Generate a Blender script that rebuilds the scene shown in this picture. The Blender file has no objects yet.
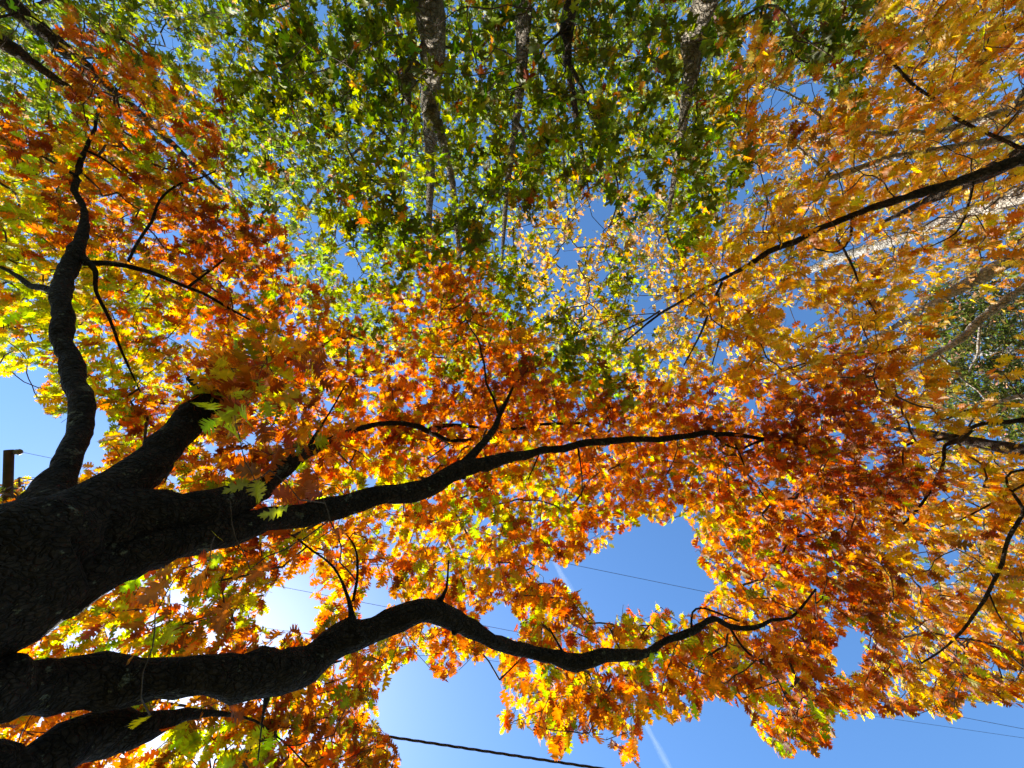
import bpy, math, random
import numpy as np
from mathutils import Vector, noise
random.seed(7); RNG = np.random.default_rng(11)
sc = bpy.context.scene
COL = sc.collection
F, CX, CY, EYE = 440.0, 512.0, 384.0, 1.6      # lens in pixels; the camera looks straight up from eye height
R = math.radians

def P(px, py, h):
    """point seen in direction (px, py) at h metres above the lens"""
    return np.array([(px - CX) / F * h, (py - CY) / F * h, EYE + h])

# ------------------------------------------------------------------ helpers
def tag(o, label=None, cat=None, group=None, kind=None):
    if label: o['label'] = label
    if cat: o['category'] = cat
    if group: o['group'] = group
    if kind: o['kind'] = kind
    return o

def empty(name, loc):
    o = bpy.data.objects.new(name, None); COL.objects.link(o); o.location = loc; o.empty_display_size = .3
    return o

def mesh_obj(name, verts, loops, starts, mat, parent=None, smooth=False, cols=None):
    me = bpy.data.meshes.new(name)
    verts = np.asarray(verts, dtype=np.float32)
    if parent is not None:
        off = np.zeros(3)
        p = parent
        while p is not None:
            off += np.array(p.location); p = p.parent
        verts = (verts - off).astype(np.float32)
    me.vertices.add(len(verts)); me.vertices.foreach_set('co', verts.ravel())
    me.loops.add(len(loops)); me.loops.foreach_set('vertex_index', np.asarray(loops, dtype=np.int32))
    me.polygons.add(len(starts)); me.polygons.foreach_set('loop_start', np.asarray(starts, dtype=np.int32))
    if smooth: me.polygons.foreach_set('use_smooth', np.ones(len(starts), dtype=bool))
    if cols is not None:
        a = me.color_attributes.new('Tint', 'FLOAT_COLOR', 'POINT')
        a.data.foreach_set('color', np.asarray(cols, dtype=np.float32).ravel())
    me.update(calc_edges=True)
    me.materials.append(mat)
    o = bpy.data.objects.new(name, me); COL.objects.link(o)
    if parent is not None: o.parent = parent
    return o

class MB:
    def __init__(s): s.v = []; s.f = []
    def tube(s, pts, rad, seg=8, bump=0.0, caps=True):
        pts = np.asarray(pts, float); rad = np.asarray(rad, float)
        n = len(pts); b = len(s.v)
        tan = np.gradient(pts, axis=0); tan /= np.linalg.norm(tan, axis=1)[:, None] + 1e-9
        ref = np.array([0, 0, 1.0]) if abs(tan[0][2]) < .9 else np.array([1.0, 0, 0])
        u = np.cross(tan[0], ref); u /= np.linalg.norm(u)
        ph = random.random() * 50
        for i in range(n):
            u = u - tan[i] * (u @ tan[i]); u /= np.linalg.norm(u) + 1e-9
            w = np.cross(tan[i], u)
            for k in range(seg):
                a = 2 * math.pi * k / seg
                r = rad[i]
                if bump:
                    q = pts[i] + (u * math.cos(a) + w * math.sin(a)) * r
                    r *= 1 + bump * (1.5 * noise.noise(Vector(q) * (.35 / max(rad[i], .03))) + 1.0 * noise.noise(Vector(q) * (1.1 / max(rad[i], .03)) + Vector((ph, 0, 0))) + .22 * noise.noise(Vector(q) * 22))
                s.v.append(pts[i] + (u * math.cos(a) + w * math.sin(a)) * r)
        for i in range(n - 1):
            for k in range(seg):
                k2 = (k + 1) % seg
                s.f.append((b + i * seg + k, b + i * seg + k2, b + (i + 1) * seg + k2, b + (i + 1) * seg + k))
        if caps:
            s.f.append(tuple(b + k for k in range(seg))[::-1]); s.f.append(tuple(b + (n - 1) * seg + k for k in range(seg)))
    def box(s, c, d):
        b = len(s.v)
        for x in (-1, 1):
            for y in (-1, 1):
                for z in (-1, 1): s.v.append(np.array(c) + np.array([x * d[0] / 2, y * d[1] / 2, z * d[2] / 2]))
        for q in ((0, 1, 3, 2), (4, 6, 7, 5), (0, 4, 5, 1), (2, 3, 7, 6), (0, 2, 6, 4), (1, 5, 7, 3)): s.f.append(tuple(b + i for i in q))
    def build(s, name, mat, parent=None, smooth=False):
        loops = [i for f in s.f for i in f]; st = np.cumsum([0] + [len(f) for f in s.f[:-1]])
        return mesh_obj(name, np.array(s.v), loops, st, mat, parent, smooth)

def spline(ctrl, step):
    """Catmull-Rom through rows (x, y, z, r), resampled about every `step` metres"""
    c = np.array(ctrl, float)
    c = np.vstack([2 * c[0] - c[1], c, 2 * c[-1] - c[-2]])
    out = []
    for i in range(1, len(c) - 2):
        n = max(2, int(np.linalg.norm(c[i + 1][:3] - c[i][:3]) / step))
        for k in range(n):
            t = k / n
            out.append(.5 * ((2 * c[i]) + (-c[i - 1] + c[i + 1]) * t + (2 * c[i - 1] - 5 * c[i] + 4 * c[i + 1] - c[i + 2]) * t * t + (-c[i - 1] + 3 * c[i] - 3 * c[i + 1] + c[i + 2]) * t ** 3))
    out.append(c[-2])
    out = np.array(out); out[:, 3] = np.maximum(out[:, 3], .002)
    return out

# ------------------------------------------------------------------ materials
def new_mat(name):
    m = bpy.data.materials.new(name); m.use_nodes = True
    nt = m.node_tree; nt.nodes.clear()
    out = nt.nodes.new('ShaderNodeOutputMaterial')
    return m, nt, out

def bark_mat(name, dark, light, lichen, lichen_amt, scale=9.0):
    m, nt, out = new_mat(name); N = nt.nodes; L = nt.links
    tc = N.new('ShaderNodeTexCoord')
    n1 = N.new('ShaderNodeTexNoise'); n1.inputs['Scale'].default_value = scale; n1.inputs['Detail'].default_value = 9; n1.inputs['Roughness'].default_value = .65
    n1.inputs['Distortion'].default_value = .6
    L.new(tc.outputs['Object'], n1.inputs['Vector'])
    cr = N.new('ShaderNodeValToRGB'); cr.color_ramp.elements[0].position = .35; cr.color_ramp.elements[1].position = .68
    cr.color_ramp.elements[0].color = (*dark, 1); cr.color_ramp.elements[1].color = (*light, 1)
    L.new(n1.outputs['Fac'], cr.inputs['Fac'])
    vo = N.new('ShaderNodeTexVoronoi'); vo.inputs['Scale'].default_value = scale * 2.6; L.new(tc.outputs['Object'], vo.inputs['Vector'])
    n2 = N.new('ShaderNodeTexNoise'); n2.inputs['Scale'].default_value = 9; n2.inputs['Detail'].default_value = 7; n2.inputs['Roughness'].default_value = .7
    L.new(tc.outputs['Object'], n2.inputs['Vector'])
    mr = N.new('ShaderNodeMapRange'); mr.inputs['From Min'].default_value = lichen_amt; mr.inputs['From Max'].default_value = lichen_amt + .05
    L.new(n2.outputs['Fac'], mr.inputs['Value'])
    mx = N.new('ShaderNodeMix'); mx.data_type = 'RGBA'; L.new(mr.outputs['Result'], mx.inputs[0]); L.new(cr.outputs['Color'], mx.inputs[6]); mx.inputs[7].default_value = (*lichen, 1)
    ad = N.new('ShaderNodeMath'); ad.operation = 'ADD'; L.new(n1.outputs['Fac'], ad.inputs[0]); L.new(vo.outputs['Distance'], ad.inputs[1])
    wv = N.new('ShaderNodeTexNoise'); wv.inputs['Scale'].default_value = 6; wv.inputs['Detail'].default_value = 4; L.new(tc.outputs['Object'], wv.inputs['Vector'])
    wa = N.new('ShaderNodeVectorMath'); wa.operation = 'MULTIPLY_ADD'; L.new(wv.outputs['Color'], wa.inputs[0]); wa.inputs[1].default_value = (.16, .16, .16); L.new(tc.outputs['Object'], wa.inputs[2])
    ws = N.new('ShaderNodeMapping'); ws.inputs['Scale'].default_value = (.55, 1.25, .7); L.new(wa.outputs[0], ws.inputs['Vector'])
    ve = N.new('ShaderNodeTexVoronoi'); ve.feature = 'DISTANCE_TO_EDGE'; ve.inputs['Scale'].default_value = scale * 3.0; L.new(ws.outputs[0], ve.inputs['Vector'])
    me_ = N.new('ShaderNodeMapRange'); me_.inputs['From Max'].default_value = .16; L.new(ve.outputs['Distance'], me_.inputs['Value'])
    a2 = N.new('ShaderNodeMath'); a2.operation = 'MULTIPLY_ADD'; L.new(me_.outputs['Result'], a2.inputs[0]); a2.inputs[1].default_value = .8; L.new(ad.outputs[0], a2.inputs[2])
    bp = N.new('ShaderNodeBump'); bp.inputs['Strength'].default_value = 1.0; bp.inputs['Distance'].default_value = .03; L.new(a2.outputs[0], bp.inputs['Height'])
    ck = N.new('ShaderNodeMapRange'); ck.inputs['From Max'].default_value = .09; ck.inputs['To Min'].default_value = .45; L.new(ve.outputs['Distance'], ck.inputs['Value'])
    cm = N.new('ShaderNodeVectorMath'); cm.operation = 'SCALE'; L.new(mx.outputs[2], cm.inputs[0]); L.new(ck.outputs['Result'], cm.inputs['Scale'])
    bs = N.new('ShaderNodeBsdfPrincipled'); bs.inputs['Roughness'].default_value = .9; bs.inputs['Specular IOR Level'].default_value = .2
    L.new(cm.outputs[0], bs.inputs['Base Color']); L.new(bp.outputs['Normal'], bs.inputs['Normal']); L.new(bs.outputs[0], out.inputs[0])
    return m

def leaf_mat(name, trans=.55, gloss=.05):
    m, nt, out = new_mat(name); N = nt.nodes; L = nt.links
    at = N.new('ShaderNodeAttribute'); at.attribute_name = 'Tint'
    tc = N.new('ShaderNodeTexCoord')
    n1 = N.new('ShaderNodeTexNoise'); n1.inputs['Scale'].default_value = 38; n1.inputs['Detail'].default_value = 3
    L.new(tc.outputs['Object'], n1.inputs['Vector'])
    mr = N.new('ShaderNodeMapRange'); mr.inputs['From Min'].default_value = .3; mr.inputs['From Max'].default_value = .7; mr.inputs['To Min'].default_value = .72; mr.inputs['To Max'].default_value = 1.15
    L.new(n1.outputs['Fac'], mr.inputs['Value'])
    vm = N.new('ShaderNodeVectorMath'); vm.operation = 'SCALE'; L.new(at.outputs['Color'], vm.inputs[0]); L.new(mr.outputs['Result'], vm.inputs['Scale'])
    di = N.new('ShaderNodeBsdfDiffuse'); dk = N.new('ShaderNodeVectorMath'); dk.operation = 'SCALE'; dk.inputs['Scale'].default_value = .85; L.new(vm.outputs[0], dk.inputs[0]); L.new(dk.outputs[0], di.inputs['Color'])
    hs = N.new('ShaderNodeHueSaturation'); hs.inputs['Saturation'].default_value = 1.12; hs.inputs['Value'].default_value = 1.5; L.new(vm.outputs[0], hs.inputs['Color'])
    tr = N.new('ShaderNodeBsdfTranslucent'); L.new(hs.outputs['Color'], tr.inputs['Color'])
    mx = N.new('ShaderNodeMixShader'); mx.inputs[0].default_value = trans; L.new(di.outputs[0], mx.inputs[1]); L.new(tr.outputs[0], mx.inputs[2])
    gl = N.new('ShaderNodeBsdfGlossy'); gl.inputs['Roughness'].default_value = .5; gl.inputs['Color'].default_value = (.9, .9, .9, 1)
    m2 = N.new('ShaderNodeMixShader'); m2.inputs[0].default_value = gloss; L.new(mx.outputs[0], m2.inputs[1]); L.new(gl.outputs[0], m2.inputs[2])
    L.new(m2.outputs[0], out.inputs[0])
    return m

def plain_mat(name, c1, c2, scale=20, rough=.7, metal=0):
    m, nt, out = new_mat(name); N = nt.nodes; L = nt.links
    tc = N.new('ShaderNodeTexCoord'); n1 = N.new('ShaderNodeTexNoise'); n1.inputs['Scale'].default_value = scale; n1.inputs['Detail'].default_value = 6
    L.new(tc.outputs['Object'], n1.inputs['Vector'])
    cr = N.new('ShaderNodeValToRGB'); cr.color_ramp.elements[0].position = .35; cr.color_ramp.elements[1].position = .65
    cr.color_ramp.elements[0].color = (*c1, 1); cr.color_ramp.elements[1].color = (*c2, 1); L.new(n1.outputs['Fac'], cr.inputs['Fac'])
    bs = N.new('ShaderNodeBsdfPrincipled'); bs.inputs['Roughness'].default_value = rough; bs.inputs['Metallic'].default_value = metal
    L.new(cr.outputs['Color'], bs.inputs['Base Color']); L.new(bs.outputs[0], out.inputs[0])
    return m

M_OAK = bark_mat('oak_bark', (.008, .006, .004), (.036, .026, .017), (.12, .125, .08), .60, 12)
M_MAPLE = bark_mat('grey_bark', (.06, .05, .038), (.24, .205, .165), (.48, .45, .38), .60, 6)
M_SUNNY = bark_mat('sunny_bark', (.10, .085, .065), (.33, .29, .235), (.48, .45, .38), .60, 6)  # paler copy of the grey bark; sunlight on the trunks put into the colour
M_DARK = bark_mat('dark_bark', (.022, .016, .011), (.09, .065, .045), (.22, .21, .14), .68, 9)
M_PALE = bark_mat('pale_bark', (.22, .19, .15), (.50, .46, .40), (.60, .57, .50), .58, 5)
M_TWIG = plain_mat('twig_bark', (.03, .02, .013), (.09, .06, .04), 30, .85)
M_LEAF = leaf_mat('autumn_leaf', .62, .025)
M_GLEAF = leaf_mat('green_leaf', .56, .025)
M_POLE = plain_mat('weathered_pole_wood', (.028, .017, .013), (.06, .036, .027), 14, .85)
M_INS = plain_mat('insulator_glaze', (.06, .055, .05), (.12, .11, .10), 9, .45)
M_WIRE = plain_mat('wire', (.03, .03, .035), (.06, .06, .07), 9, .5)
M_CABLE = plain_mat('cable_sheath', (.012, .012, .013), (.03, .03, .032), 9, .55)
M_GROUND = plain_mat('lawn', (.035, .06, .015), (.10, .075, .03), .8, .95)

# ------------------------------------------------------------------ leaves
def side(pts): return [(-x, y) for x, y in pts]
def make_template(kind, lod):
    V, Fc = [], []
    def add(poly):
        ids = []
        for p in poly:
            p = (round(p[0], 4), round(p[1], 4))
            if p not in V: V.append(p)
            ids.append(V.index(p))
        Fc.append(ids)
    if kind == 'oak' and lod == 0:
        P_ = [[(0, .10), (.03, .11), (.10, .13), (.25, .15), (.17, .20), (.075, .27), (0, .28)],
              [(0, .28), (.075, .27), (.17, .29), (.35, .33), (.27, .39), (.35, .47), (.19, .45), (.08, .47), (0, .48)],
              [(0, .48), (.08, .47), (.19, .51), (.35, .58), (.26, .63), (.33, .74), (.18, .68), (.075, .68), (0, .69)],
              [(0, .69), (.075, .68), (.13, .75), (.24, .85), (.12, .85), (.11, .94), (.05, .90), (0, 1)]]
        add([(-.008, -.22), (.008, -.22), (0.008, .11), (-.008, .11)])
    elif kind == 'oak':
        P_ = [[(0, .08), (.25, .15), (.08, .28), (0, .28)], [(0, .28), (.08, .28), (.35, .35), (.33, .46), (.08, .49), (0, .49)],
              [(0, .49), (.08, .49), (.35, .60), (.31, .73), (.08, .69), (0, .69)], [(0, .69), (.08, .69), (.23, .85), (.10, .92), (0, 1)]]
    elif kind == 'maple' and lod == 0:
        c = (0, .30)
        P_ = [[c, (0, .2), (.06, .13), (.17, .10), (.33, .10), (.29, .18), (.34, .24), (.2, .29)],
              [c, (.2, .29), (.30, .33), (.37, .34), (.55, .43), (.50, .50), (.52, .58), (.40, .56), (.33, .60), (.26, .53), (.13, .49)],
              [c, (.13, .49), (.16, .60), (.14, .66), (.25, .76), (.15, .78), (.10, .86), (.06, .87), (0, 1)]]
        add([(-.007, -.12), (.007, -.12), (.007, .2), (-.007, .2)])
    elif kind == 'maple':
        c = (0, .25)
        P_ = [[c, (.05, .12), (.33, .12), (.18, .29)], [c, (.18, .29), (.52, .48), (.34, .58), (.12, .49)], [c, (.12, .49), (.2, .74), (0, 1)]]
    else:   # simple narrow leaf
        P_ = [[(0, 0), (.14, .3), (.12, .6), (0, 1)]]
    for pl in P_:
        add(pl); add(side(pl)[::-1])
    v = np.array(V); 
    return v, np.array([i for f in Fc for i in f]), np.array([len(f) for f in Fc])
TPL = {(k, l): make_template(k, l) for k in ('oak', 'maple', 'needle') for l in (0, 1)}

PAL = {  # leaf albedos
 'rust': (.24, .052, .014), 'red': (.50, .105, .014), 'orange': (.68, .225, .018), 'amber': (.62, .30, .022), 'yellow': (.76, .48, .035),
 'ygreen': (.42, .48, .03), 'green': (.22, .28, .016), 'dgreen': (.085, .125, .010), 'olive': (.24, .28, .05), 'brown': (.25, .11, .03),
 'tan': (.50, .32, .18), 'pine': (.05, .068, .014), 'pinel': (.15, .16, .04)}
MIX = {
 'k': dict(rust=.32, brown=.16, orange=.14, amber=.06, ygreen=.12, green=.20),
 'r': dict(rust=.42, red=.22, orange=.20, amber=.06, brown=.04, green=.04, ygreen=.02), 'o': dict(orange=.38, red=.25, rust=.10, amber=.17, ygreen=.09, yellow=.10, green=.06),  # green among the orange leaves also deepens lit against dark by colour
 'y': dict(ygreen=.56, yellow=.16, orange=.14, green=.14), 'm': dict(orange=.26, ygreen=.25, green=.15, red=.12, yellow=.14, rust=.08),
 'G': dict(dgreen=.40, green=.34, ygreen=.19, amber=.04, rust=.03), 'g': dict(green=.50, ygreen=.26, dgreen=.14, amber=.10),
 'l': dict(olive=.42, ygreen=.18, green=.24, dgreen=.08, tan=.08), 'a': dict(orange=.12, amber=.40, yellow=.42, brown=.06),
 'b': dict(rust=.14, orange=.24, amber=.40, yellow=.12, brown=.10), 'd': dict(yellow=.36, amber=.28, tan=.16, olive=.20), 'e': dict(pine=.6, pinel=.3, tan=.1)}

def leaves_mesh(name, pos, tipdir, nrm, size, col, kind, lod, mat, parent):
    """every row of the arrays is one leaf"""
    tv, tl, tn = TPL[(kind, lod)]
    n = len(pos); nv = len(tv)
    x = np.cross(tipdir, nrm); x /= np.linalg.norm(x, axis=1)[:, None] + 1e-9
    z = np.cross(x, tipdir)
    fold = RNG.uniform(.05, .55, n)[:, None]; curl = RNG.uniform(-.15, .5, n)[:, None]; tw = RNG.uniform(-.5, .5, n)[:, None]
    wid = RNG.uniform(.8, 1.12, n)[:, None]
    lx = tv[None, :, 0] * wid; ly = np.repeat(tv[None, :, 1], n, 0)
    lz = np.abs(lx) * fold - curl * ly ** 2 * .5 + tw * lx * ly
    co = (pos[:, None, :] + size[:, None, None] * (lx[..., None] * x[:, None, :] + ly[..., None] * tipdir[:, None, :] + lz[..., None] * z[:, None, :]))
    loops = (tl[None, :] + (np.arange(n) * nv)[:, None]).ravel()
    st1 = np.concatenate([[0], np.cumsum(tn)[:-1]])
    starts = (st1[None, :] + (np.arange(n) * len(tl))[:, None]).ravel()
    # veins and margins: the leaf pales a little towards its midrib
    k = 1.12 - .5 * np.abs(tv[:, 0])
    cc = np.ones((n, nv, 4), np.float32); c2 = col[RNG.permutation(n)] * .5 + col * .35                      # margins turn towards another autumn tone, some tips scorch brown
    wt = np.clip((np.abs(tv[:, 0]) * 1.6 + tv[:, 1] * .5)[None, :] * RNG.uniform(-.3, 1.0, n)[:, None], 0, .8)[..., None]
    sc_ = np.clip((np.abs(tv[:, 0]) * 2.2 + tv[:, 1] - .75)[None, :] * (RNG.random(n) < .3)[:, None], 0, .75)[..., None]
    base_ = (col[:, None, :] * (1 - wt) + c2[:, None, :] * wt) * k[None, :, None]
    cc[..., :3] = np.clip(base_ * (1 - sc_) + np.array([.13, .06, .02]) * sc_, 0, .88)
    return co.reshape(-1, 3), loops, starts, cc.reshape(-1, 4)

# ------------------------------------------------------------------ what grows where (32-pixel cells of the view)
GRID = [
"llllllllGGlGGGGGGGGGGGGGGGGabaaa",
"llrlllggGGlGGGGGGGGGGGGbGGGbbaab",
"llrrollgGGGGGGGGGGGGGGGbGGGbaaaa",
"lllooogGGGGGGGGGGGGGGGGbdbaaaaaa",
"rryoorrllllgGGGGGGGGGGGbdbaaaaaa",
"yoyoyryllllgGGGGGGGGgGGddaaaaaaa",
"yyrorrollllGGGgGgdddGGddaaaaaaaa",
"yoorrrrrrlgGGGGgdddddGaaaaaaaaaa",
"yyyymoorrllgGoogdddgdaaaaaaaaaaa",
"yyyyymorrolgoooggddgdaaadbaaaeee",
"yyyymmroooolloooagddddaaadaabeee",
"yymmmmoooooorllroGgGddaaabrbaeee",
"ymymmmmrooooorrroorroooorrrbaeee",
"ymmymorrrooorrorooroorrrrrrraaae",
"momomomrrrommooomooooorrrrrrraaa",
"mmmmmmrrrommmomomyoooooorrrrraaa",
"mmmmmmorroomoomymooomooorrraaaba",
"mmmmyorromroomyoooooooorrrrabbab",
"ymoyorrmyroooorooomooooooorrabab",
"omyoyrrmmoyoooommooymyoorrrrabbb",
"oyyoyrrmrrooomoommoyooroorrrabrb",
"oooorrmoorrrrrrmoomoorrooorrbrbb",
"oooorymoyrrmmmmmmorooommorrrrrrr",
"oooormyomrommmmmoorommmorrrrrrrr"]
HOLES = [
 [(609,545),(612,542),(639,522),(669,525),(675,510),(689,520),(694,539),(699,562),(708,579),(706,599),(699,609),(672,618),(659,603),(639,609),(622,600),(612,622),(602,632),(592,609),(579,592),(569,577),(555,577),(549,584),(540,581),(542,562),(555,565),(575,564),(589,555)],
 [(379,685),(389,682),(399,672),(413,655),(426,649),(429,672),(443,682),(456,679),(459,662),(486,659),(498,655),(501,679),(506,699),(496,712),(503,739),(512,719),(519,729),(532,725),(539,742),(549,729),(549,749),(565,760),(572,729),(579,712),(582,738),(602,741),(612,741),(622,764),(639,762),(635,745),(645,719),(659,712),(669,727),(679,712),(695,720),(702,699),(725,699),(745,709),(749,725),(768,745),(778,757),(791,757),(818,748),(835,736),(831,725),(840,720),(848,712),(855,719),(875,712),(891,715),(918,715),(925,709),(948,722),(960,715),(958,702),(988,702),(1024,707),(1300,760),(1300,1300),(400,1300),(399,768),(399,742),(386,732),(376,712)],
 [(851,622),(868,635),(855,655),(858,672),(848,675),(831,672),(835,659),(828,645),(841,639)],
 [(-60,368),(17,374),(47,369),(50,379),(37,389),(37,399),(50,418),(68,419),(93,409),(110,413),(123,426),(100,436),(107,453),(113,459),(100,469),(93,459),(77,469),(60,490),(30,500),(33,480),(17,474),(10,486),(-60,486)],
 [(200,436),(212,436),(222,448),(221,460),(208,457),(200,446)],
 [(299,572),(313,579),(309,599),(316,612),(308,628),(293,624),(283,624),(276,637),(269,633),(273,622),(263,609),(269,589),(286,579)],
 [(376,585),(389,579),(396,602),(383,612),(359,619),(366,599)],
 [(486,615),(503,602),(514,612),(520,638),(489,639),(479,622)],
 [(333,235),(350,240),(362,256),(375,262),(355,283),(345,275),(335,256)],
 [(588,197),(606,197),(609,213),(602,236),(586,246),(578,268),(566,274),(556,258),(556,250),(577,238)],
 [(636,292),(658,298),(654,340),(642,340)], [(770,90),(830,83),(828,98),(790,106),(770,113),(740,118)], [(782,305),(815,308),(818,330),(790,335)],
 [(985,82),(1060,66),(1060,92),(990,103)], [(885,217),(900,214),(897,232),(886,234)], [(45,40),(62,38),(64,55),(50,56)], [(140,15),(165,22),(190,40),(180,58),(150,40)],
 [(316,0),(324,-20),(330,20),(329,38),(320,28)], [(228,168),(246,172),(244,192),(232,188)], [(390,170),(402,172),(398,180)], [(470,172),(484,168),(480,190)],
 [(858,452),(880,448),(888,462),(866,470)], [(975,436),(1003,434),(1000,446),(980,446)], [(350,335),(362,345),(352,362)], [(520,60),(528,64),(525,84)], [(630,325),(644,330),(640,345)],
 [(700,470),(712,474),(704,482)], [(790,520),(800,524),(796,534)], [(915,545),(928,548),(925,560)], [(336,590),(345,594),(340,604)]]
def in_poly(px, py, poly):
    xs_, ys_ = zip(*poly)
    if (max(xs_) - min(xs_)) * (max(ys_) - min(ys_)) < 6500 and min(xs_) > 20 and max(ys_) < 560:      # small gaps have ragged edges and stray leaves
        px = px + RNG.normal(0, 5.5, len(px)); py = py + RNG.normal(0, 5.5, len(py)); keep_ = RNG.random(len(px)) < .88
    else:
        px = px + RNG.normal(0, 1.8, len(px)); py = py + RNG.normal(0, 1.8, len(py)); keep_ = np.ones(len(px), bool)
    inside = np.zeros(len(px), bool); j = len(poly) - 1
    for i in range(len(poly)):
        xi, yi = poly[i]; xj, yj = poly[j]
        c = ((yi > py) != (yj > py)) & (px < (xj - xi) * (py - yi) / ((yj - yi) or 1e-9) + xi)
        inside ^= c; j = i
    return inside & keep_
HC = np.array([(60,250,4.6),(200,150,5.2),(230,250,5),(300,330,4.6),(270,450,3.3),(400,400,5.2),(450,300,6.2),(500,450,5.2),(620,420,5.6),(750,450,5.6),(860,450,5.6),
 (600,500,5.0),(720,560,4.7),(850,650,4.6),(600,690,3.6),(750,680,4.0),(330,560,3.5),(200,600,3.0),(300,700,3.1),(150,620,3.1),(40,480,5.0),(0,300,4.2),(440,560,4.2)])
def h_oak(px, py):
    w = 1 / ((HC[:, 0] - px) ** 2 + (HC[:, 1] - py) ** 2 + 400) ** 1.5
    return (w * HC[:, 2]).sum() / w.sum()

# letter -> layers (tree, colours, lowest h, highest h, leaf length, cover)
def layers(ch, x, y):
    gm = 'm1' if x < 475 else 'm2' if x < 548 else 'm3' if x < 640 else 'm4'
    if ch in 'roym':
        L = [('oak', ch, 1.0, 1.4, .155, 2.5 if ch == 'r' else 2.1), ('oak', 'o' if ch == 'r' else ch, 1.42, 1.8, .15, 1.5)]
        if y < 210 and x < 300: L.append(('tl', 'l', 8, 11, .12, .8))
        if x > 850: L.append(('r3', 'a', 6, 8, .15, .6))
        return L
    if ch == 'G': return [(gm, 'G', 5.9, 8.2, .20, 2.4), (gm, 'g', 9.5, 12.5, .16, 1.5)]
    if ch == 'g': return [(gm, 'g', 6, 10, .14, 2.1)]
    if ch == 'l': return [('tl' if x < 262 and y < 260 else 'm1', 'l', 7.5, 11, .155, 2.3), ('tl' if x < 262 and y < 260 else 'm1', 'G', 6, 8, .17, .5)]
    if ch == 'd': return [('m3' if x < 640 else 'm4', 'd', 8.5, 12, .135, 1.7)]
    if ch in 'ab':
        t = 'r1' if y < 300 else 'r3'
        if y < 300: return [('r1', ch, 4.8, 7.4, .175, 1.5), ('r2', 'd' if ch == 'a' else 'a', 8.5, 12, .14, 1.7)]
        return [('r3', ch, 4.8, 7.6, .175, 1.6), ('r2' if y < 420 else 'r3', 'd', 8, 11, .14, 1.4)]
    if ch == 'e': return [('ev', 'e', 10, 14, .17, 7.0), ('r3', 'a', 5, 7, .17, .3)]
    return []

SPRAYS = {}      # tree -> list of (centre, colour letter, leaf length, number of leaves)
MARG = 5
for row in range(-MARG, 24 + MARG):
    for colm in range(-MARG, 32 + MARG):
        r_, c_ = min(max(row, 0), 23), min(max(colm, 0), 31)
        if row > 23 and c_ > 11: continue
        if colm < 0 and row > 10 : 
            if row < 16: continue
        ch = GRID[r_][c_]
        x0, y0 = colm * 32, row * 32
        outside = not (0 <= row < 24 and 0 <= colm < 32)
        for tree, pal, lo, hi, ls, cover in layers(ch, c_ * 32 + 16, r_ * 32 + 16):
            hm = (h_oak(x0 + 16, y0 + 16) * (lo + hi) / 2) if tree == 'oak' else (lo + hi) / 2
            lp = F * ls / hm
            n = cover * 1024 / (.20 * lp * lp) * (.55 if outside else 1)
            per = 6.5
            k = n / per; k = int(k) + (random.random() < k - int(k))
            g_ = max(1, math.ceil(math.sqrt(k))); slots = random.sample([(a_, b_) for a_ in range(g_) for b_ in range(g_)], k)
            for a_, b_ in slots:
                px, py = x0 + 32 * (a_ + random.uniform(-.2, 1.2)) / g_, y0 + 32 * (b_ + random.uniform(-.2, 1.2)) / g_
                px += random.gauss(0, 11); py += random.gauss(0, 11)
                h = h_oak(px, py) * random.uniform(lo, hi) if tree == 'oak' else random.uniform(lo, hi)
                c_p = P(px, py, h)
                dens = 1.16 + (1.5 if tree == 'oak' else 1.9) * noise.noise(Vector(c_p) * .75 + Vector((3.1, 7.7, 1.3)))
                if random.random() > dens: continue      # foliage comes in masses with thinner places between
                SPRAYS.setdefault(tree, []).append((c_p, 'k' if pal in 'rm' and px < 390 and py > 545 and random.random() < .75 else pal, ls, random.randint(4, 9)))
# a few big leaves hanging low under the oak's forks
for px, py, h, n in [(235,415,2.3,3),(270,470,2.5,5),(300,500,2.6,5),(255,480,2.4,4),(330,520,2.8,4),(215,535,2.2,2),(210,560,2.3,3),(180,570,2.3,3),(155,615,2.2,2),(235,590,2.6,4),
                     (150,715,2.3,3),(20,730,2.2,2),(225,700,2.7,4),(250,570,2.6,5),(230,500,2.5,4),(310,460,2.9,5),(280,430,2.8,5)] + [(random.uniform(225, 345), random.uniform(350, 520), random.uniform(3.0, 4.2), 7) for _ in range(46)] + [(random.uniform(212, 275), random.uniform(345, 412), random.uniform(2.7, 3.4), 8) for _ in range(16)]:
    SPRAYS['oak'].append((P(px, py, h), 'r' if random.random() < .65 else 'm', .17, n))
for i in range(34):       # orange sprays of the oak among the maples' green
    px, py = random.uniform(270, 720), random.uniform(0, 250)
    SPRAYS.setdefault('m2', []).append((P(px, py, random.uniform(4.6, 6)), 'o', .13, random.randint(1, 3)))

# ------------------------------------------------------------------ limbs: rows (px, py, h above the lens, width in px)
def pr(rows): return [(*P(a, b, h), w * (.56 if w < 7 else .72 if w < 13 else .96) / 2 / F * h) for a, b, h, w in rows]
TREES = {}
def tree(key, name, base, trunk, limbs, bark, leafk, leafm, label, cat, group=None):
    TREES[key] = dict(name=name, base=base, trunk=trunk, limbs=limbs, bark=bark, leafk=leafk, leafm=leafm, label=label, cat=cat, group=group)

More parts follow.
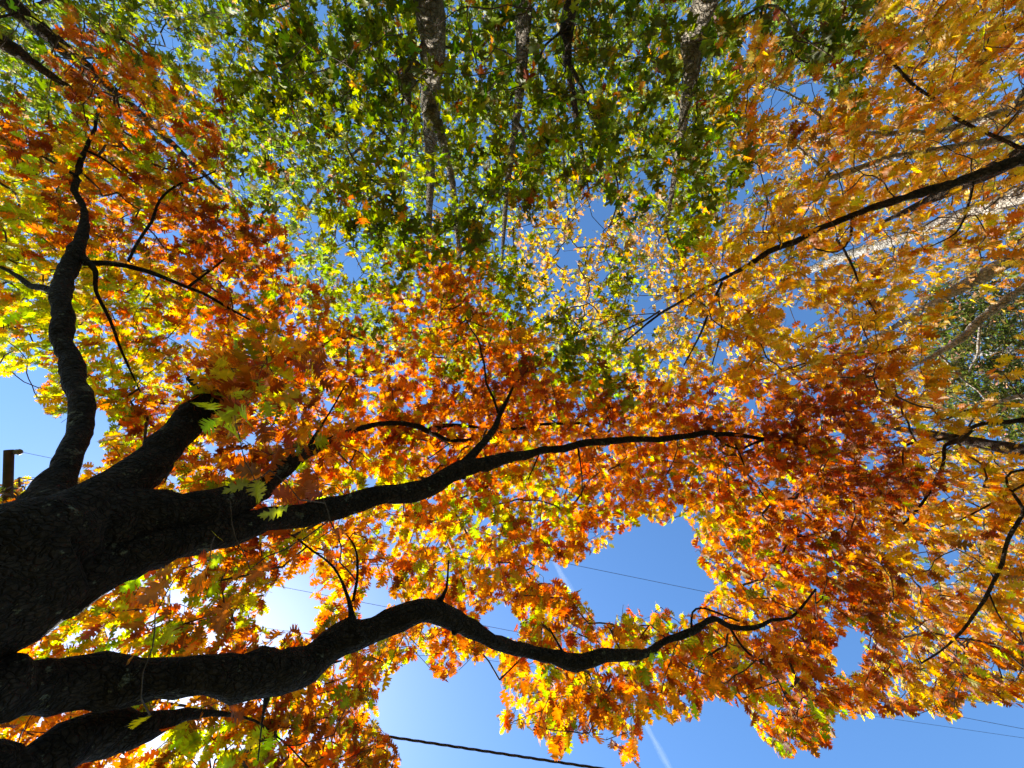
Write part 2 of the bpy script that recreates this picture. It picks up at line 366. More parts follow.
tree('oak', 'oak_tree', (-3.0, 1.35, 0),
 [(-3.0, 1.35, -.1, .56), (-3.0, 1.35, .25, .46), (-2.97, 1.3, 1.2, .41), (-2.85, 1.2, 2.3, .40), (-2.72, 1.08, 3.1, .42), (-2.45, .95, 3.6, .36), (-2.2, .86, 3.85, .25)],
 [ # upright limb on the left
  pr([(-40,600,1.95,120),(15,560,2.1,90),(42,512,2.35,48),(63,472,2.6,27),(80,430,2.9,21),(80,400,3.1,20),(72,370,3.3,20),(64,335,3.5,17),(60,300,3.7,17),(61,284,3.85,17),(70,265,4.05,17),(79,247,4.2,13),(82,215,4.45,9),(76,180,4.7,8),(90,140,5.1,6),(99,115,5.4,4.5),(100,92,5.8,3)]),
  pr([(58,290,3.8,10),(30,283,4.0,8),(0,268,4.3,6),(-40,255,4.8,4)]),
  pr([(82,258,4.1,10),(96,272,4.1,7),(97,292,4.1,6),(110,320,4.2,5),(122,355,4.3,4),(143,400,4.5,2)]),
  pr([(80,262,4.15,8),(125,265,4.3,7),(188,288,4.6,6),(240,315,5.0,4),(290,340,5.4,2.5)]),
  pr([(128,262,4.35,5),(150,222,4.8,5),(170,190,5.1,4),(215,172,5.6,2.5)]),
  pr([(188,288,4.7,5),(210,270,4.9,4),(228,255,5.2,3)]),
  pr([(76,175,4.7,7),(60,165,4.8,5),(30,152,5.1,4),(0,150,5.4,3)]),
  pr([(84,150,4.9,5),(105,160,5.1,4),(135,182,5.4,2.5)]),
  # broad middle limb
  pr([(-30,590,2.0,110),(40,545,2.15,105),(95,508,2.4,60),(125,488,2.55,44),(152,462,2.75,37),(182,427,3.0,33),(210,402,3.2,30),(238,387,3.6,21),(270,372,4.2,8),(310,352,5.0,4),(350,330,5.6,2.5)]),
  pr([(204,405,3.2,14),(197,388,3.25,10),(189,378,3.3,8)]),
  pr([(20,575,2.1,110),(90,530,2.35,80),(150,515,2.55,50),(215,505,2.8,36),(262,488,3.1,24),(300,460,3.5,14),(335,437,4.0,9),(380,422,4.6,7),(430,432,5.2,7.5),(460,440,5.6,6),(540,425,6.3,5),(590,423,6.7,5)]),
  pr([(300,462,3.5,8),(325,420,3.9,4),(345,385,4.4,2.5)]),
  pr([(430,430,5.2,8),(462,425,5.6,6),(500,428,6,3)]),
  # long straight limb across the view
  pr([(-50,650,1.85,80),(0,618,2.0,66),(60,586,2.15,58),(120,563,2.35,46),(200,536,2.65,34),(260,523,2.95,27),(306,514,3.2,25),(360,501,3.45,22),(430,486,3.75,20),(462,472,3.92,18),(498,461,4.15,13),(540,452,4.5,11),(600,442,4.8,9.5),(680,437,5.3,7.5),(722,433,5.6,7),(770,440,6.0,6),(810,445,6.3,3)]),
  pr([(462,470,3.95,13),(478,450,4.2,11),(493,430,4.5,9),(500,415,4.7,7),(512,390,5.1,5),(528,368,5.6,3.5)]),
  pr([(500,415,4.7,5),(488,385,5.0,4),(480,345,5.5,3),(466,318,6,2)]),
  pr([(712,434,5.5,4),(735,448,5.6,4),(770,440,5.8,4),(803,446,6.1,3),(830,460,6.5,2.5),(855,480,6.8,2)]),
  pr([(735,445,5.6,3),(752,480,5.7,2.6),(780,515,5.9,2)]),
  pr([(805,446,6.1,3),(825,430,6.3,2.5),(848,412,6.6,2)]),
  pr([(577,446,4.7,3.5),(582,475,4.8,2.6),(581,500,4.9,2)]), pr([(540,452,4.5,3),(528,480,4.6,2)]),
  # low limb across the bottom
  pr([(-70,700,1.8,80),(0,691,1.95,62),(49,686,2.1,50),(98,683,2.25,48),(150,679,2.35,43),(195,677,2.4,42),(235,680,2.5,43),(266,679,2.6,42),(288,671,2.65,38),(312,660,2.75,33),(342,643,2.85,31),(372,631,2.92,28),(398,618,3.0,23),(430,610,3.05,22),(455,622,3.12,20),(484,638,3.2,15),(520,649,3.35,14),(560,658,3.45,15),(577,664,3.5,18),(600,656,3.55,13),(640,652,3.7,12),(662,641,3.8,9),(690,630,3.9,9),(712,619,4.0,8),(735,627,4.1,7),(768,624,4.2,6),(795,613,4.35,5),(815,590,4.6,3)]),
  pr([(352,632,2.85,14),(352,612,2.9,8),(347,590,3.0,6),(330,562,3.2,4),(300,540,3.4,3),(285,532,3.5,2)]),
  pr([(353,600,2.95,6),(358,572,3.1,5),(355,548,3.3,3.5),(342,530,3.5,2.5)]),
  pr([(434,605,3.05,18),(438,600,3.07,10),(446,588,3.1,5),(448,560,3.3,3)]),
  pr([(690,630,3.9,4),(691,612,4.0,3.6),(700,607,4.05,3.6),(715,612,4.1,3.6),(738,622,4.2,3)]),
  pr([(728,623,4.1,4),(745,650,4.1,4),(770,670,4.2,3.5),(788,702,4.35,2)]),
  pr([(565,655,3.45,4),(556,640,3.5,3.4),(549,628,3.6,3)]),
  pr([(268,690,2.6,10),(262,720,2.6,4),(258,760,2.65,2.5)]),
  pr([(262,688,2.6,16),(300,672,2.8,5),(340,662,3.0,3)]),
  # lowest limb in the corner
  pr([(-90,770,1.75,100),(0,790,1.95,62),(58,750,2.15,50),(105,732,2.3,42),(150,722,2.45,26),(200,712,2.7,12),(240,716,2.9,5),(280,738,3.2,3),(320,780,3.6,2)]),
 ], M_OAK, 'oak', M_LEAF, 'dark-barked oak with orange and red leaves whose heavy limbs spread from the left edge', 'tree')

def vert_trunk(px, top_py, x_off=0):
    return None
def mtrunk(px0, px1, py1, hy, w0, w1, px2=None, py2=None, w2=3, dist=5.6):
    """a standing trunk `dist` metres off, crossing the top edge at px0 and thinning to (px1, py1) and (px2, py2)"""
    h0 = dist * F / 384.0
    X = (px0 - CX) / F * h0
    r0 = w0 / 2 / F * h0
    rows = [(X * 1.02, -dist, -.1, r0 * 1.6), (X * 1.02, -dist, .4, r0 * 1.3), (X, -dist, 3, r0 * 1.12), (*P(px0, 0, h0), r0)]
    ym = (py1) * .5; hm = (h0 + hy) / 2
    rows += pr([((px0 * .5 + px1 * .5) + random.uniform(-4, 4), ym, hm, (w0 + w1) / 2), (px1, py1, hy, w1)])
    if px2 is not None: rows += pr([(px2, py2, hy + 2.2, w2)])
    return (X * 1.02, -dist, 0), rows
b, t = mtrunk(428, 430, 190, 9.6, 30, 11, 426, 300, 3, 5.4)
tree('m1', 'maple_tree', b, t,
 [pr([(430,110,8.0,18),(442,140,8.2,12),(452,180,8.8,9),(458,240,9.6,7),(460,268,10.2,5),(462,320,11,2)]), pr([(418,60,7.2,16),(404,85,7.3,14),(408,105,7.5,9),(400,150,8.2,4)]),
  pr([(335,240,10,3),(345,175,9,6),(330,180,9.1,5),(300,215,10,4),(288,232,10.4,3)]), pr([(440,45,7,5),(480,52,7.2,3.5),(505,50,7.4,2)]),
  pr([(420,80,7.4,6),(385,120,7.6,4),(340,160,8.2,5),(300,140,8.8,3)]), pr([(425,40,6.8,6),(395,80,6.2,3.5),(360,40,6,4),(345,60,6.2,3.5),(305,76,6.6,2.5)])],
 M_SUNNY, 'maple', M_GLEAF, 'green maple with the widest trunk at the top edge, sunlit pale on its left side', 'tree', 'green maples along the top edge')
b, t = mtrunk(524, 507, 190, 9.8, 17, 8, 500, 290, 2.5, 5.9)
tree('m2', 'maple_tree', b, t, [pr([(514,120,8.3,8),(540,160,9,4),(560,200,9.8,2)]), pr([(516,60,7.4,6),(490,90,7.8,4),(470,130,8.4,2.5)])],
 M_MAPLE, 'maple', M_GLEAF, 'green maple with a slim brown trunk, second trunk from the left at the top edge', 'tree', 'green maples along the top edge')
b, t = mtrunk(571, 569, 70, 8.2, 16, 11, 590, 200, 3, 6.3)
tree('m3', 'maple_tree', b, t, [pr([(570,62,7.9,7),(600,130,9,5),(618,195,10,3.5),(600,250,11,2)]), pr([(571,20,7.5,6),(540,60,8,4),(560,120,9,3),(570,240,10.5,2.5)])],
 M_DARK, 'maple', M_GLEAF, 'green maple with a short dark trunk, third from the left at the top edge', 'tree', 'green maples along the top edge')
b, t = mtrunk(706, 682, 130, 8.2, 24, 12, 664, 240, 4, 5.8)
tree('m4', 'maple_tree', b, t, [pr([(705,20,7.0,6),(700,60,7.1,5),(690,100,7.3,5),(675,135,7.6,4),(650,160,8,3.5),(628,188,8.5,2)]), pr([(696,70,7.1,5),(696,120,7.5,4),(680,160,8,3),(674,190,8.5,2.5)]),
  pr([(720,30,6.4,4),(770,5,5.8,4),(800,35,5.6,3.5),(830,55,5.6,2)]), pr([(690,95,7.5,5),(650,60,7.7,3),(618,62,8,2.5)]), pr([(665,230,10,4),(690,300,10.5,3),(650,380,11,2)])],
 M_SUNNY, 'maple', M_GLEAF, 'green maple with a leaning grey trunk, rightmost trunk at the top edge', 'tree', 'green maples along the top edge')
tree('tl', 'maple_tree', (-9.2, -7.4, 0), [(-9.2, -7.4, -.1, .4), (-9.2, -7.4, .4, .32), (-9.1, -7.3, 3.5, .27), (-8.8, -7.1, 6, .22), (-8.6, -6.6, 8.5, .16), (-8.0, -5.8, 11, .09), (-7, -4.5, 13, .03)],
 [[(-8.9, -7.2, 5, .14)] + pr([(-60,5,6.2,18),(0,42,6.5,15),(30,62,6.8,12),(58,80,7.1,9),(85,100,7.5,5),(130,150,8.5,2.5)]),
  [(-8.7, -6.9, 6.8, .1)] + pr([(0,0,8,6),(60,-2,8,6),(95,26,8.2,5.5),(140,50,8.6,5),(175,76,9,4),(200,97,9.4,2.5)]),
  [(-8.7, -6.9, 7.2, .08)] + pr([(40,-15,9,5),(85,12,9.2,5),(125,48,9.6,4),(150,85,10,3),(200,135,10.6,2.5)]), [(-8.9, -7.2, 5.5, .07)] + pr([(-30,15,6.8,6),(0,17,7,5),(30,16,7.2,4),(65,42,7.6,2)])],
 M_DARK, 'maple', M_GLEAF, 'olive-green tree with thin dark boughs reaching in from the top left corner', 'tree')
tree('r1', 'golden_tree', (7.6, -3.6, 0), [(7.6, -3.6, -.1, .42), (7.6, -3.6, .4, .33), (7.55, -3.55, 3, .28), (7.4, -3.4, 6, .2), (7.2, -3.2, 8.5, .1), (7.1, -3.1, 10, .03)],
 [[(7.52, -3.5, 4.4, .15)] + pr([(1090,132,4.5,15),(1024,160,4.7,13),(975,176,4.8,12),(930,190,4.9,12),(890,203,5.0,10),(852,217,5.2,8),(800,238,5.4,8),(768,252,5.6,8),(725,278,5.9,6),(690,297,6.3,5),(655,318,6.7,4),(615,350,7.2,2)]),
  pr([(723,280,5.9,5),(712,305,6,4.5),(702,330,6.2,4),(684,365,6.5,2.5)]), pr([(718,295,6,3),(722,325,6.2,3),(712,365,6.6,2)]), pr([(660,312,6.6,3.5),(636,325,6.9,3),(615,335,7.3,2)]),
  [(7.5, -3.45, 5.2, .1)] + pr([(1060,160,5.5,7),(1024,151,5.6,6.5),(968,126,5.8,6),(935,100,6,5.5),(908,80,6.2,5),(878,44,6.5,3.5),(861,22,6.8,2.5)]),
  pr([(972,180,4.9,5),(968,205,5,4),(955,232,5.1,3),(925,250,5.3,2)]), pr([(852,217,5.2,5),(850,240,5.3,4),(838,252,5.4,3),(815,248,5.5,3)]), pr([(838,240,5.3,4),(848,256,5.4,4),(862,290,5.6,3),(880,320,6,2)])],
 M_DARK, 'oak', M_LEAF, 'golden-leaved tree with one long dark bough slanting down from the right edge', 'tree', 'golden trees on the right')
tree('r2', 'golden_tree', (10.5, -3.9, 0), [(10.5, -3.9, -.1, .5), (10.5, -3.9, .5, .42), (10.5, -3.9, 5, .28), (10.5, -3.9, 10.6, .20), (10.4, -3.9, 13, .15), (10.0, -3.85, 15.4, .14), (9.6, -3.6, 17, .04)],
 [[(10.5, -3.9, 6.5, .2)] + pr([(1060,85,7.4,15),(1024,104,7.6,14),(998,113,7.8,11),(955,127,8.1,9),(928,133,8.3,8),(848,135,9,6),(768,147,10,3),(700,150,10.8,2)]), pr([(850,135,9,6),(828,122,9.2,5),(800,100,9.5,4),(768,85,10,2.5)]),
  [(10.5, -3.9, 7.2, .2)] + pr([(1060,130,7.8,10),(1024,137,8,10),(958,147,8.4,9),(895,157,8.8,8),(835,176,9.4,8),(815,182,9.6,5)]), pr([(830,175,9.4,6),(800,148,9.8,4.5),(768,122,10.3,3)]),
  [(10.5, -3.9, 9.0, .2)] + pr([(1040,240,9.8,14),(975,280,10,13),(935,302,10.3,11),(895,326,10.8,7),(825,361,11.5,5),(795,371,12,4)]),
  [(10.5, -3.9, 8.0, .18)] + pr([(1040,275,8.8,12),(1005,302,9,11),(981,320,9.2,11),(955,343,9.4,9),(898,374,10,5),(860,398,10.8,3)]),
  pr([(980,322,9.2,4),(978,350,9.4,4),(969,372,9.7,3)]), pr([(937,352,9.6,4),(960,376,9.6,3.5),(985,400,9.6,3),(1005,446,9.8,2.5)]),
  [(10.5, -3.9, 7.5, .12)] + pr([(1060,392,9.2,7),(1024,396,9.4,7),(1001,402,9.6,6),(961,416,10,3)])],
 M_PALE, 'maple', M_LEAF, 'tall golden tree with a pale grey trunk and boughs behind the long dark bough', 'tree', 'golden trees on the right')
tree('r3', 'golden_tree', (8.4, 1.4, 0), [(8.4, 1.4, -.1, .36), (8.4, 1.4, .4, .29), (8.35, 1.35, 3, .25), (8.2, 1.2, 6, .17), (7.9, 1.0, 9, .09), (7.6, .8, 11.5, .03)],
 [[(8.3, 1.3, 4.6, .12)] + pr([(1080,420,5.2,8),(1024,420,5.4,7),(985,424,5.6,6.5),(962,433,5.7,5.5),(941,439,5.8,5),(906,446,6,3.5),(903,470,6.1,2)]),
  pr([(972,430,5.6,6),(960,441,5.7,7),(945,446,5.8,6),(941,469,5.9,5),(928,495,6,5),(912,515,6.1,4),(892,533,6.3,3),(868,555,6.6,2)]),
  [(8.32, 1.32, 4.0, .1)] + pr([(1050,470,4.5,6),(1024,514,4.6,6),(1008,546,4.7,6),(989,594,4.8,6),(972,618,4.9,5),(955,640,5.0,4),(921,663,5.2,2.5)]),
  [(8.3, 1.3, 4.9, .06)] + pr([(1060,468,5.6,4),(1024,485,5.7,4),(981,510,5.9,3),(940,528,6.2,2)]), pr([(990,596,4.8,3),(1003,620,4.8,2.5),(1030,650,4.9,2)])],
 M_DARK, 'oak', M_LEAF, 'amber and rust leaved tree with a thin dark bough slanting at the lower right edge', 'tree', 'golden trees on the right')
tree('ev', 'evergreen_tree', (14.6, -1.2, 0), [(14.6, -1.2, -.1, .4), (14.6, -1.2, 3, .3), (14.4, -1.1, 9, .2), (14.1, -.9, 15, .06)],
 [[(14.4, -1.1, 9, .08)] + pr([(1040,340,11,5),(990,350,12,3),(960,352,12.6,2)]), [(14.4, -1.1, 8, .08)] + pr([(1050,400,10,5),(1000,412,11,3),(950,430,12,2)])],
 M_PALE, 'needle', M_GLEAF, 'dark green evergreen showing behind the golden leaves at the right edge', 'tree')

CLEAR = np.zeros((220, 300)); HID = 0     # where stout boughs run: few leaves hang directly under them
for key_, T_ in TREES.items():
    for L_ in [T_['trunk']] + T_['limbs']:
        s_ = spline(L_, .05)
        for x, y, z, r in s_:
            hh = z - EYE
            if hh < 1: continue
            u_, v_, wp = x / hh * F + CX, y / hh * F + CY, r / hh * F
            if wp < 1.8 or not (-20 < u_ < 1044 and -20 < v_ < 788): continue
            if 192 < u_ < 560 and 240 < v_ < 500 and key_ == 'oak' and not (v_ > 500 - (u_ - 260) * .3 - 22 and u_ > 300): continue
            a0, a1 = int((u_ - wp) / 4) + 20, int((u_ + wp) / 4) + 20; b0, b1 = int((v_ - wp) / 4) + 10, int((v_ + wp) / 4) + 10
            blk = CLEAR[max(b0, 0):b1 + 1, max(a0, 0):a1 + 1]; np.maximum(blk, hh, out=blk)

# ------------------------------------------------------------------ grow them
TOTAL = 0
def grow(key):
    global TOTAL
    T = TREES[key]
    root = empty(T['name'], T['base']); tag(root, T['label'], T['cat'], T['group'])
    nodes = []; nroot = []
    tp = spline(T['trunk'], .12)
    mb = MB(); seg = 28 if key == 'oak' else 16
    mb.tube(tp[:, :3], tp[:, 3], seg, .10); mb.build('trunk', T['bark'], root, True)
    nodes += [p for p in tp[::4, :3] if p[2] > 4.2]
    for L in T['limbs']:
        s = spline(L, .06)
        k = np.arange(len(s))
        amp = np.minimum(s[:, 3] * .3 + .004, .013)
        if len(s) > 6:
            for ax in range(3): s[:, ax] += amp * np.interp(k, np.arange(0, len(s) + 4, 4), RNG.normal(0, 1, len(np.arange(0, len(s) + 4, 4))))
        big = s[0, 3] > .09
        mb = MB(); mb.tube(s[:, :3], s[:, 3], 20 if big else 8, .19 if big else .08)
        if key == 'oak' and big:
            for i_ in range(len(s) // 5, len(s) - 4, 9):
                if s[i_, 3] < .03 or random.random() < .35: continue
                dv = RNG.normal(0, 1, 3); tv_ = s[i_ + 1, :3] - s[i_, :3]; tv_ /= np.linalg.norm(tv_); dv -= tv_ * (dv @ tv_); dv /= np.linalg.norm(dv)
                r_ = s[i_, 3]; ln_ = r_ * random.uniform(1.05, 1.4)
                mb.tube([s[i_, :3] + dv * r_ * .3, s[i_, :3] + dv * ln_ * .9 + tv_ * r_ * .1, s[i_, :3] + dv * ln_ + tv_ * r_ * .14], [r_ * .5, r_ * .3, r_ * .12], 9, .15)
        mb.build('limb', T['bark'], root, True)
        nodes += list(s[len(s) // 4::3, :3])
    S = SPRAYS.get(key, [])
    cen = np.array([s[0] for s in S])
    # drop sprays in the open gaps
    h = cen[:, 2] - EYE; px = cen[:, 0] / h * F + CX; py = cen[:, 1] / h * F + CY
    bad = np.zeros(len(cen), bool)
    for H in HOLES: bad |= in_poly(px, py, H)
    keep = np.where(~bad)[0]; cen = cen[keep]; S = [S[i] for i in keep]
    # twigs: join each spray to the nearest bough or twig already there, nearest first
    base_nodes = np.array(nodes)
    NP = np.zeros((len(base_nodes) + 3 * len(cen), 3)); NP[:len(base_nodes)] = base_nodes; m = len(base_nodes)
    par = np.full(len(NP), -1); load = np.zeros(len(NP)); owner = []
    d0 = np.array([np.min(np.sum((base_nodes - c) ** 2, 1)) for c in cen]); order = np.argsort(d0)
    tips = {}
    for i in order:
        c = cen[i]; d = np.sum((NP[:m] - c) ** 2, 1)
        # twigs rise or run level from where they leave
        d = d + 1.2 * np.maximum(0, NP[:m, 2] - c[2]) ** 2
        j = int(np.argmin(d)); a = NP[j]; v = c - a; ln = np.linalg.norm(v)
        last = j
        if ln > .35:
            k = 2
            for q in range(1, k + 1):
                NP[m] = a + v * q / (k + 1) + RNG.normal(0, .055 * ln, 3) * (1, 1, .7); par[m] = last; last = m; m += 1
        NP[m] = c; par[m] = last; tips[i] = m; m += 1
    for i in range(m - 1, -1, -1):
        load[i] += 1
        if par[i] >= 0: load[par[i]] += load[i]
    # twig mesh, vectorised triangular tubes
    ch = np.where(par[:m] >= 0)[0]; pa = par[ch]
    ra = np.minimum(.0013 * np.minimum(load[pa], load[ch] * 1.5) ** .45 + .0012, .014); rb = np.minimum(.0013 * load[ch] ** .45 + .001, .014)
    A = NP[pa]; B = NP[ch]; t = B - A; tl = np.linalg.norm(t, axis=1)[:, None] + 1e-9; t = t / tl
    u = np.cross(t, np.array([.31, .2, .93])); u /= np.linalg.norm(u, axis=1)[:, None] + 1e-9; w = np.cross(t, u)
    mid = (A + B) / 2 + RNG.normal(0, .035, A.shape) * tl
    vv = []
    for pt, rr in ((A, ra), (mid, (ra + rb) / 2), (B, rb)):
        for k in range(4):
            an = math.pi / 2 * k
            vv.append(pt + (u * math.cos(an) + w * math.sin(an)) * rr[:, None])
    vv = np.stack(vv, 1); n = len(ch)
    fc = np.array([[g * 4 + k, g * 4 + (k + 1) % 4, g * 4 + 4 + (k + 1) % 4, g * 4 + 4 + k] for g in range(2) for k in range(4)]).ravel()
    loops = (fc[None, :] + (np.arange(n) * 12)[:, None]).ravel()
    # leaves
    pos, tip, nr, sz, colr, far = [], [], [], [], [], []
    for i, s in enumerate(S):
        c, pal, ls, nl = s
        tp_ = tips[i]; back = NP[par[tp_]] if par[tp_] >= 0 else c - np.array([0, 0, .2])
        ax = c - back; ax = ax / (np.linalg.norm(ax) + 1e-9)
        names = list(MIX[pal]); cum = np.cumsum([MIX[pal][k] for k in names]); 
        uu = .5 + .95 * noise.noise(Vector(c) * .8 + Vector((9.1, 2.2, 5.5)))          # neighbouring sprays turn colour together
        main = names[min(int(np.searchsorted(cum, np.clip(uu, 0, .999) * cum[-1])), len(names) - 1)] if random.random() < .5 else random.choices(names, [MIX[pal][k] for k in names])[0]
        hgt = c[2] - EYE
        az0 = random.uniform(0, 6.28)
        for q in range(nl):
            off = random.uniform(0, .34) if q > 1 else 0
            p = c - ax * off
            az = az0 + q * 2.4 + random.uniform(-.4, .4)
            droop = random.uniform(.0, 1.05) + .55 * min(1, math.hypot(c[0], c[1]) / hgt) if T['leafk'] != 'needle' else random.uniform(-1, 1)
            hd = np.array([math.cos(az), math.sin(az), 0]) * .85 + np.array([ax[0], ax[1], 0]) * .55
            hd /= np.linalg.norm(hd) + 1e-9
            td = hd * math.cos(droop) + np.array([0, 0, -1]) * math.sin(droop)
            nn = np.array([random.gauss(0, .42), random.gauss(0, .42), 1.0])
            nn = nn - td * (nn @ td); 
            cn = main if random.random() < .62 else random.choices(names, [MIX[pal][k] for k in names])[0]
            cc = np.array(PAL[cn]) * np.exp(RNG.normal(0, .14, 3) * (1, 1.1, .6)) * random.uniform(.78, 1.18)
            if T['leafk'] != 'needle': p = p + td * random.uniform(.01, .07)
            pos.append(p); tip.append(td); nr.append(nn); sz.append(ls * random.uniform(.5, 1.22)); colr.append(cc); far.append(hgt > 7.2)
    pos = np.array(pos); tip = np.array(tip); nr = np.array(nr); sz = np.array(sz); colr = np.clip(np.array(colr), 0, .82); far = np.array(far)
    mid_ = pos + tip * sz[:, None] * .55; h = mid_[:, 2] - EYE
    px = mid_[:, 0] / h * F + CX; py = mid_[:, 1] / h * F + CY
    bad = np.zeros(len(pos), bool)
    for H in HOLES: bad |= in_poly(px, py, H)
    gi = np.clip((py / 4).astype(int) + 10, 0, 219); gj = np.clip((px / 4).astype(int) + 20, 0, 299)
    bad |= (h < CLEAR[gi, gj]) & (RNG.random(len(h)) < .78) & (sz < .5)
    # nothing grows through the lens's own air
    bad |= (h < 1.5)
    V, Lp, St, Cc = [], [], [], []; vo = lo = 0
    for lod in (0, 1):
        msk = (~bad) & (far == bool(lod))
        if not msk.any(): continue
        v, l, s_, c_ = leaves_mesh('x', pos[msk], tip[msk], nr[msk], sz[msk], colr[msk], T['leafk'], lod, None, None)
        V.append(v); Lp.append(l + vo); St.append(s_ + lo); Cc.append(c_); vo += len(v); lo += len(l)
    cr = mesh_obj('crown', np.vstack(V), np.concatenate(Lp), np.concatenate(St), T['leafm'], root, False, np.vstack(Cc))
    tw = mesh_obj('twigs', vv.reshape(-1, 3), loops, np.arange(n * 8) * 4, M_TWIG, root, True); tw['kind'] = 'stuff'
    TOTAL += int((~bad).sum()); print('TREE', key, 'sprays', len(S), 'leaves', int((~bad).sum()))
for k in TREES: grow(k)
print('LEAVES', TOTAL)

# ------------------------------------------------------------------ utility pole, its wires
HW = 6.0
def W(px, py): return P(px, py, HW)
pc = W(4, 572)
pole = empty('utility_pole', (pc[0] - .16, pc[1], 0)); tag(pole, 'brown wooden utility pole with crossarm end and insulator beside the left edge', 'utility pole')
mb = MB(); mb.tube([(pc[0] - .17, pc[1], -.1), (pc[0] - .17, pc[1], 4), (pc[0] - .17, pc[1], pc[2] + .45)], [.17, .15, .12], 16, .01); mb.build('pole', M_POLE, pole, True)
e0, e1 = W(9, 450), W(2, 694)
mb = MB(); mb.tube([e0, e0 + (e1 - e0) * .5, e1], [.052, .054, .052], 14, .02); mb.build('crossarm', M_POLE, pole, True)
WIRE_PTS = [((23, 452), (1024, 657), 'thin overhead wire running from the pole top insulator across the open sky', 'wire', .003, M_WIRE),
            ((12, 536.6), (1024, 729), 'thin overhead wire crossing below the pole wire and out at the right edge', 'wire', .003, M_WIRE),
            ((12, 592), (1024, 738), 'faintest overhead wire between the thin wire and the thick cable', 'wire', .0022, M_WIRE),
            ((12, 680.5), (1024, 832.3), 'thick black twisted cable crossing the sky at the bottom edge', 'cable', .0165, M_CABLE)]
for i, (a, b_, lab, cat, r, mt) in enumerate(WIRE_PTS):
    p0 = W(*a); arm_t = (a[1] - 451) / (694 - 451)
    arm = e0 + (e1 - e0) * max(.02, arm_t)
    mb = MB()
    q = p0.copy(); d = np.array([1., 0, 0])
    base = np.array([arm[0] + .05, q[1], q[2]])
    xs = [base[0], base[0] + .035, base[0] + .05, base[0] + .075, base[0] + .09, base[0] + .115, base[0] + .13]
    mb.tube([(x, q[1], q[2]) for x in xs], [.012, .014, .038, .03, .042, .032, .014], 12); 
    ins = mb.build('insulator', M_INS, pole, True)
    st = np.array([base[0] + .12, q[1], q[2]])
    far_ = W(*b_); dirv = far_ - st
    ln = 4.6; pts = []
    nseg = 90
    for k in range(nseg + 1):
        t_ = k / nseg * ln
        p = st + dirv * t_; 
        s_ = k / nseg; p[2] -= .5 * 4 * s_ * (1 - s_) * .0
        pts.append(p)
    mb = MB()
    if cat == 'cable':
        pts = np.array(pts); f = np.linspace(0, 1, 1600); fp = np.stack([np.interp(f, np.linspace(0, 1, len(pts)), pts[:, j]) for j in range(3)], 1)
        for ph in (0, 2.09, 4.19):
            an = f * 700 + ph
            mb.tube(fp + np.stack([0 * f, np.cos(an), np.sin(an)], 1) * .0095, np.full(len(f), .0085), 5)
    else: mb.tube(pts, [r] * len(pts), 6)
    w_ = mb.build('overhead_cable' if cat == 'cable' else 'overhead_wire', mt, None, True)
    tag(w_, lab, cat, None if cat == 'cable' else 'thin wires from the pole')

# ------------------------------------------------------------------ contrail far up
m, nt, out = new_mat('ice_crystal_trail'); N = nt.nodes; L = nt.links
tc = N.new('ShaderNodeTexCoord'); n1 = N.new('ShaderNodeTexNoise'); n1.inputs['Scale'].default_value = .025; n1.inputs['Detail'].default_value = 5
L.new(tc.outputs['Object'], n1.inputs['Vector'])
mr = N.new('ShaderNodeMapRange'); mr.inputs['From Min'].default_value = .35; mr.inputs['From Max'].default_value = .7; mr.inputs['To Min'].default_value = .012; mr.inputs['To Max'].default_value = .017
L.new(n1.outputs['Fac'], mr.inputs['Value'])
tr = N.new('ShaderNodeBsdfTransparent'); tl = N.new('ShaderNodeBsdfTranslucent'); tl.inputs['Color'].default_value = (.9, .9, .92, 1)
mx = N.new('ShaderNodeMixShader'); L.new(mr.outputs['Result'], mx.inputs[0]); L.new(tr.outputs[0], mx.inputs[1]); L.new(tl.outputs[0], mx.inputs[2]); L.new(mx.outputs[0], out.inputs[0])
HT = 1500.0
a, b_ = P(470, 410, HT), P(760, 930, HT)
nn = 60; pts = [a + (b_ - a) * k / nn + np.array([math.sin(k * .9) * 1.2, math.sin(k * 1.7 + 1) * 1.0, 0]) for k in range(nn + 1)]
mb = MB()
mb.tube(pts, [11 + 2.5 * math.sin(k * 1.3) for k in range(nn + 1)], 12); mb.tube(pts, [6 + 2 * math.sin(k * 2.1) for k in range(nn + 1)], 12)
ct = mb.build('contrail', m, None, True); tag(ct, 'faint white contrail in the blue sky', 'contrail', None, 'stuff'); ct.visible_shadow = False

# ------------------------------------------------------------------ ground
nx = 40; xs = np.sign(np.linspace(-1, 1, nx)) * np.abs(np.linspace(-1, 1, nx)) ** 3 * 2500
gx, gy = np.meshgrid(xs, xs); gz = np.where(np.hypot(gx, gy) > 25, .6 * np.sin(gx * .01) * np.cos(gy * .013) - .1, 0)
gv = np.stack([gx.ravel(), gy.ravel(), gz.ravel()], 1)
fl = [(i * nx + j, i * nx + j + 1, (i + 1) * nx + j + 1, (i + 1) * nx + j) for i in range(nx - 1) for j in range(nx - 1)]
g = mesh_obj('ground', gv, [k for f in fl for k in f], np.arange(len(fl)) * 4, M_GROUND, None, True); tag(g, 'lawn scattered with fallen leaves', None, None, 'structure')

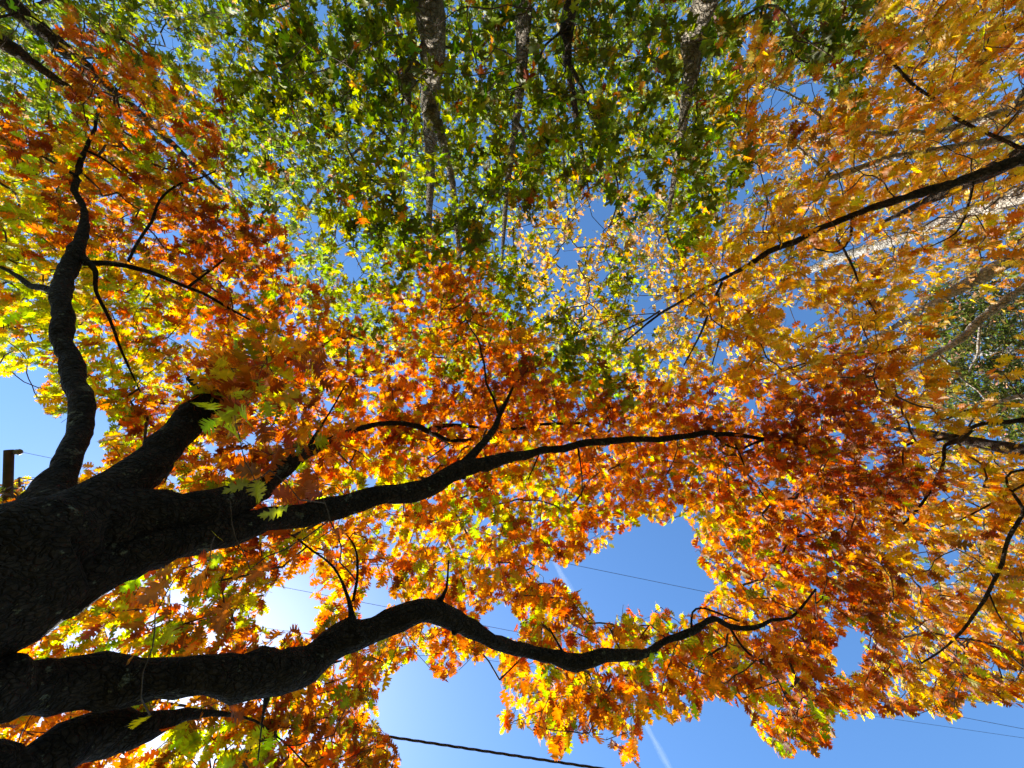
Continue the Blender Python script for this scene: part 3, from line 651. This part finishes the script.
# ------------------------------------------------------------------ sun, sky, camera
SUNPX = (168, 712)
sd = Vector(((SUNPX[0] - CX) / F, (SUNPX[1] - CY) / F, 1)).normalized()
el = math.asin(sd.z)
lamp = bpy.data.lights.new('sun', 'SUN'); lamp.energy = 5.0; lamp.angle = R(.53); lamp.color = (1, .94, .84)
lo = bpy.data.objects.new('sun', lamp); COL.objects.link(lo); lo.rotation_euler = sd.to_track_quat('Z', 'Y').to_euler(); lo.location = (0, 0, 60)
w = bpy.data.worlds.new('World'); sc.world = w; w.use_nodes = True; nt = w.node_tree; nt.nodes.clear()
wo = nt.nodes.new('ShaderNodeOutputWorld'); bg = nt.nodes.new('ShaderNodeBackground'); sk = nt.nodes.new('ShaderNodeTexSky')
sk.sky_type = 'NISHITA'; sk.sun_disc = False; sk.sun_elevation = el; sk.sun_rotation = math.atan2(sd.x, sd.y)
sk.air_density = 1.0; sk.dust_density = .3; sk.ozone_density = 3.0
bg.inputs['Strength'].default_value = .109
gr = nt.nodes.new('ShaderNodeHueSaturation'); gr.inputs['Saturation'].default_value = 1.17; nt.links.new(sk.outputs[0], gr.inputs['Color'])
nt.links.new(gr.outputs[0], bg.inputs[0]); nt.links.new(bg.outputs[0], wo.inputs[0])
cam = bpy.data.cameras.new('camera'); cam.sensor_width = 36; cam.lens = 36 * F / 1024; cam.clip_start = .05; cam.clip_end = 20000
co = bpy.data.objects.new('camera', cam); COL.objects.link(co); co.location = (0, 0, EYE); co.rotation_euler = (math.pi, 0, 0)
sc.camera = co
sc.view_settings.view_transform = 'Standard'; sc.view_settings.look = 'None'; sc.view_settings.gamma = 1; sc.view_settings.use_curve_mapping = False
sc.view_settings.exposure = 1.45
cy = sc.cycles
cy.max_bounces = 7; cy.diffuse_bounces = 5; cy.glossy_bounces = 2; cy.transmission_bounces = 5; cy.transparent_max_bounces = 8
cy.use_denoising = True; cy.sample_clamp_indirect = 6; cy.use_adaptive_sampling = True; cy.adaptive_threshold = .02
sc.render.film_transparent = False
